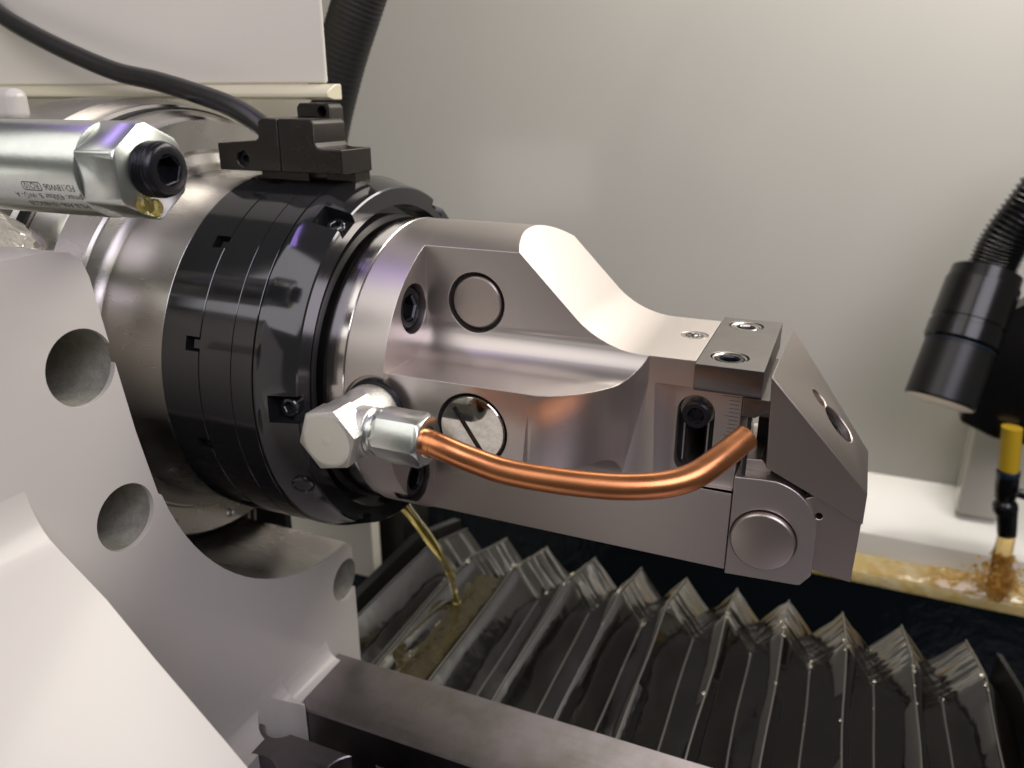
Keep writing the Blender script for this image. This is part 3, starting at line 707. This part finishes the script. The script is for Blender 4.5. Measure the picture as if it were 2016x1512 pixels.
part('lug', chamfer(prism([(x * k, z * k) for x, z in ((98, -236), (101, -176), (112, -150), (128, -138), (200, -138), (200, -254), (160, -250), (122, -246))], 'y', 650 * k, 672 * k), 2), 'plastic', t)
part('lug_screw', cyl(Vector(q(141, 655, -205)), Vector(q(141, 646, -205)), 3.2 * u, 20, ch=0.5), 'steel', t)
hp = spline([q(95, 640, -125), q(98, 641, -108), q(102.5, 641, -92), q(112, 642, -72), q(124, 643, -48), q(150, 646, -16)], 60)
t = thing('ribbed_hose', 'black ribbed flexible hose coming from the right edge into the nozzle head', 'hose', q(101, 640, -120))
part('ribbed_tube', tube(hp, 14, 28, rf=lambda s: (16.6 + 1.1 * math.sin(s * 190)) * u), 'plastic', t)
t = thing('yellow_nozzle', 'yellow tube with black swivel elbow spraying oil at the right edge', 'nozzle', q(136, 642, -320))
part('yellow_tube', cyl(q(131, 642, -232), q(135.2, 642, -266), 7.6 * u, 28), 'yellow', t)
part('blue_ring', cyl(q(135.1, 642, -266.5), q(135.8, 642, -271), 8.6 * u, 28, ch=0.6), 'blue', t)
eb = lathe([(a * u, r * u) for a, r in [(0, 0), (0, 8.2), (10, 8.8), (20, 8.0), (23, 6)]], q(135.9, 642, -271), (0.06, 0, -1), 24)
part('swivel_elbow', eb, 'plastic', t)
sp = new(); bmesh.ops.create_uvsphere(sp, u_segments=24, v_segments=16, radius=9.6 * u)
for v in sp.verts: v.co = v.co + Vector(q(138.5, 641, -297))
part('swivel_ball', sp, 'plastic', t)
part('tip', cyl(q(140, 640, -300), q(143.5, 639, -319), 8.0 * u, 24, r1=7.0 * u), 'plastic', t)
part('side_button', cyl(q(143, 634, -280), q(151, 632, -281), 4.0 * u, 20, ch=0.6), 'plastic', t)
ob = new()
rs2 = np.random.RandomState(5)
P0 = Vector(q(143.4, 639, -316))
core = spline([P0, P0 + Vector((2, 3, -25)), P0 + Vector((5, 10, -52)), P0 + Vector((8, 20, -78)), P0 + Vector((10, 32, -99))], 14)
tube(core, 1, 40, bm=ob, rf=lambda s_: 8.5 + 4 * s_ - 3 * s_ ** 3)
for v in ob.verts:
    f = (P0.z - v.co.z) / 99
    nn = Vector((v.co.x - P0.x - 10 * f, v.co.y - P0.y - 32 * f * f, 0)).normalized()
    v.co += nn * (1 + 4 * f) * (mnoise.noise(Vector((v.co.x * .10, v.co.y * .10, v.co.z * .02))) + .5 * mnoise.noise(Vector((v.co.x * .2, v.co.y * .2, v.co.z * .06))))
for i in range(420):
    f = rs2.uniform(0.3, 1)
    bmesh.ops.create_icosphere(ob, subdivisions=1, radius=rs2.uniform(0.6, 2.6), matrix=Matrix.Translation(Vector(q(143.4, 639, -316)) + Vector((10 * f + rs2.normal(0, 19) * f, 34 * f * f + rs2.normal(0, 14) * f, -97 * f))))
solo('oil_spray', ob, 'splash', 'amber oil stream spraying from the yellow nozzle onto the tray', 'oil', q(154, 660, -383))
fo = new(); rows = []
for i in range(71):
    row = []
    for j in range(19):
        x, y = 75 + 240 * i / 70, 904 + 39 * j / 18
        e = min(1, min(i, 70 - i) / 8, min(j, 18 - j) / 3)
        h = e * (1.6 + 1.6 * math.sin(x * .31 + y * .2) * math.sin(y * .37 + x * .11) + rs2.uniform(-.8, 1.4) * math.exp(-((x - 195) / 60) ** 2) * 2.2)
        row.append(fo.verts.new((x, y, -531.2 + max(-0.9, h) + e * 9 * math.exp(-((x - 185) / 42) ** 2) * (0.9 + 0.8 * mnoise.noise(Vector((x * .05, y * .07, 1.5)))))))
    rows.append(row)
for A, B in zip(rows, rows[1:]):
    for j in range(18): fo.faces.new((A[j], A[j + 1], B[j + 1], B[j]))
bmesh.ops.recalc_face_normals(fo, faces=fo.faces)
solo('oil_foam', fo, 'foam', 'frothy amber oil lying on the tray lip below the yellow nozzle', 'oil foam', (190, 925, -532), kind='stuff', ang=60)
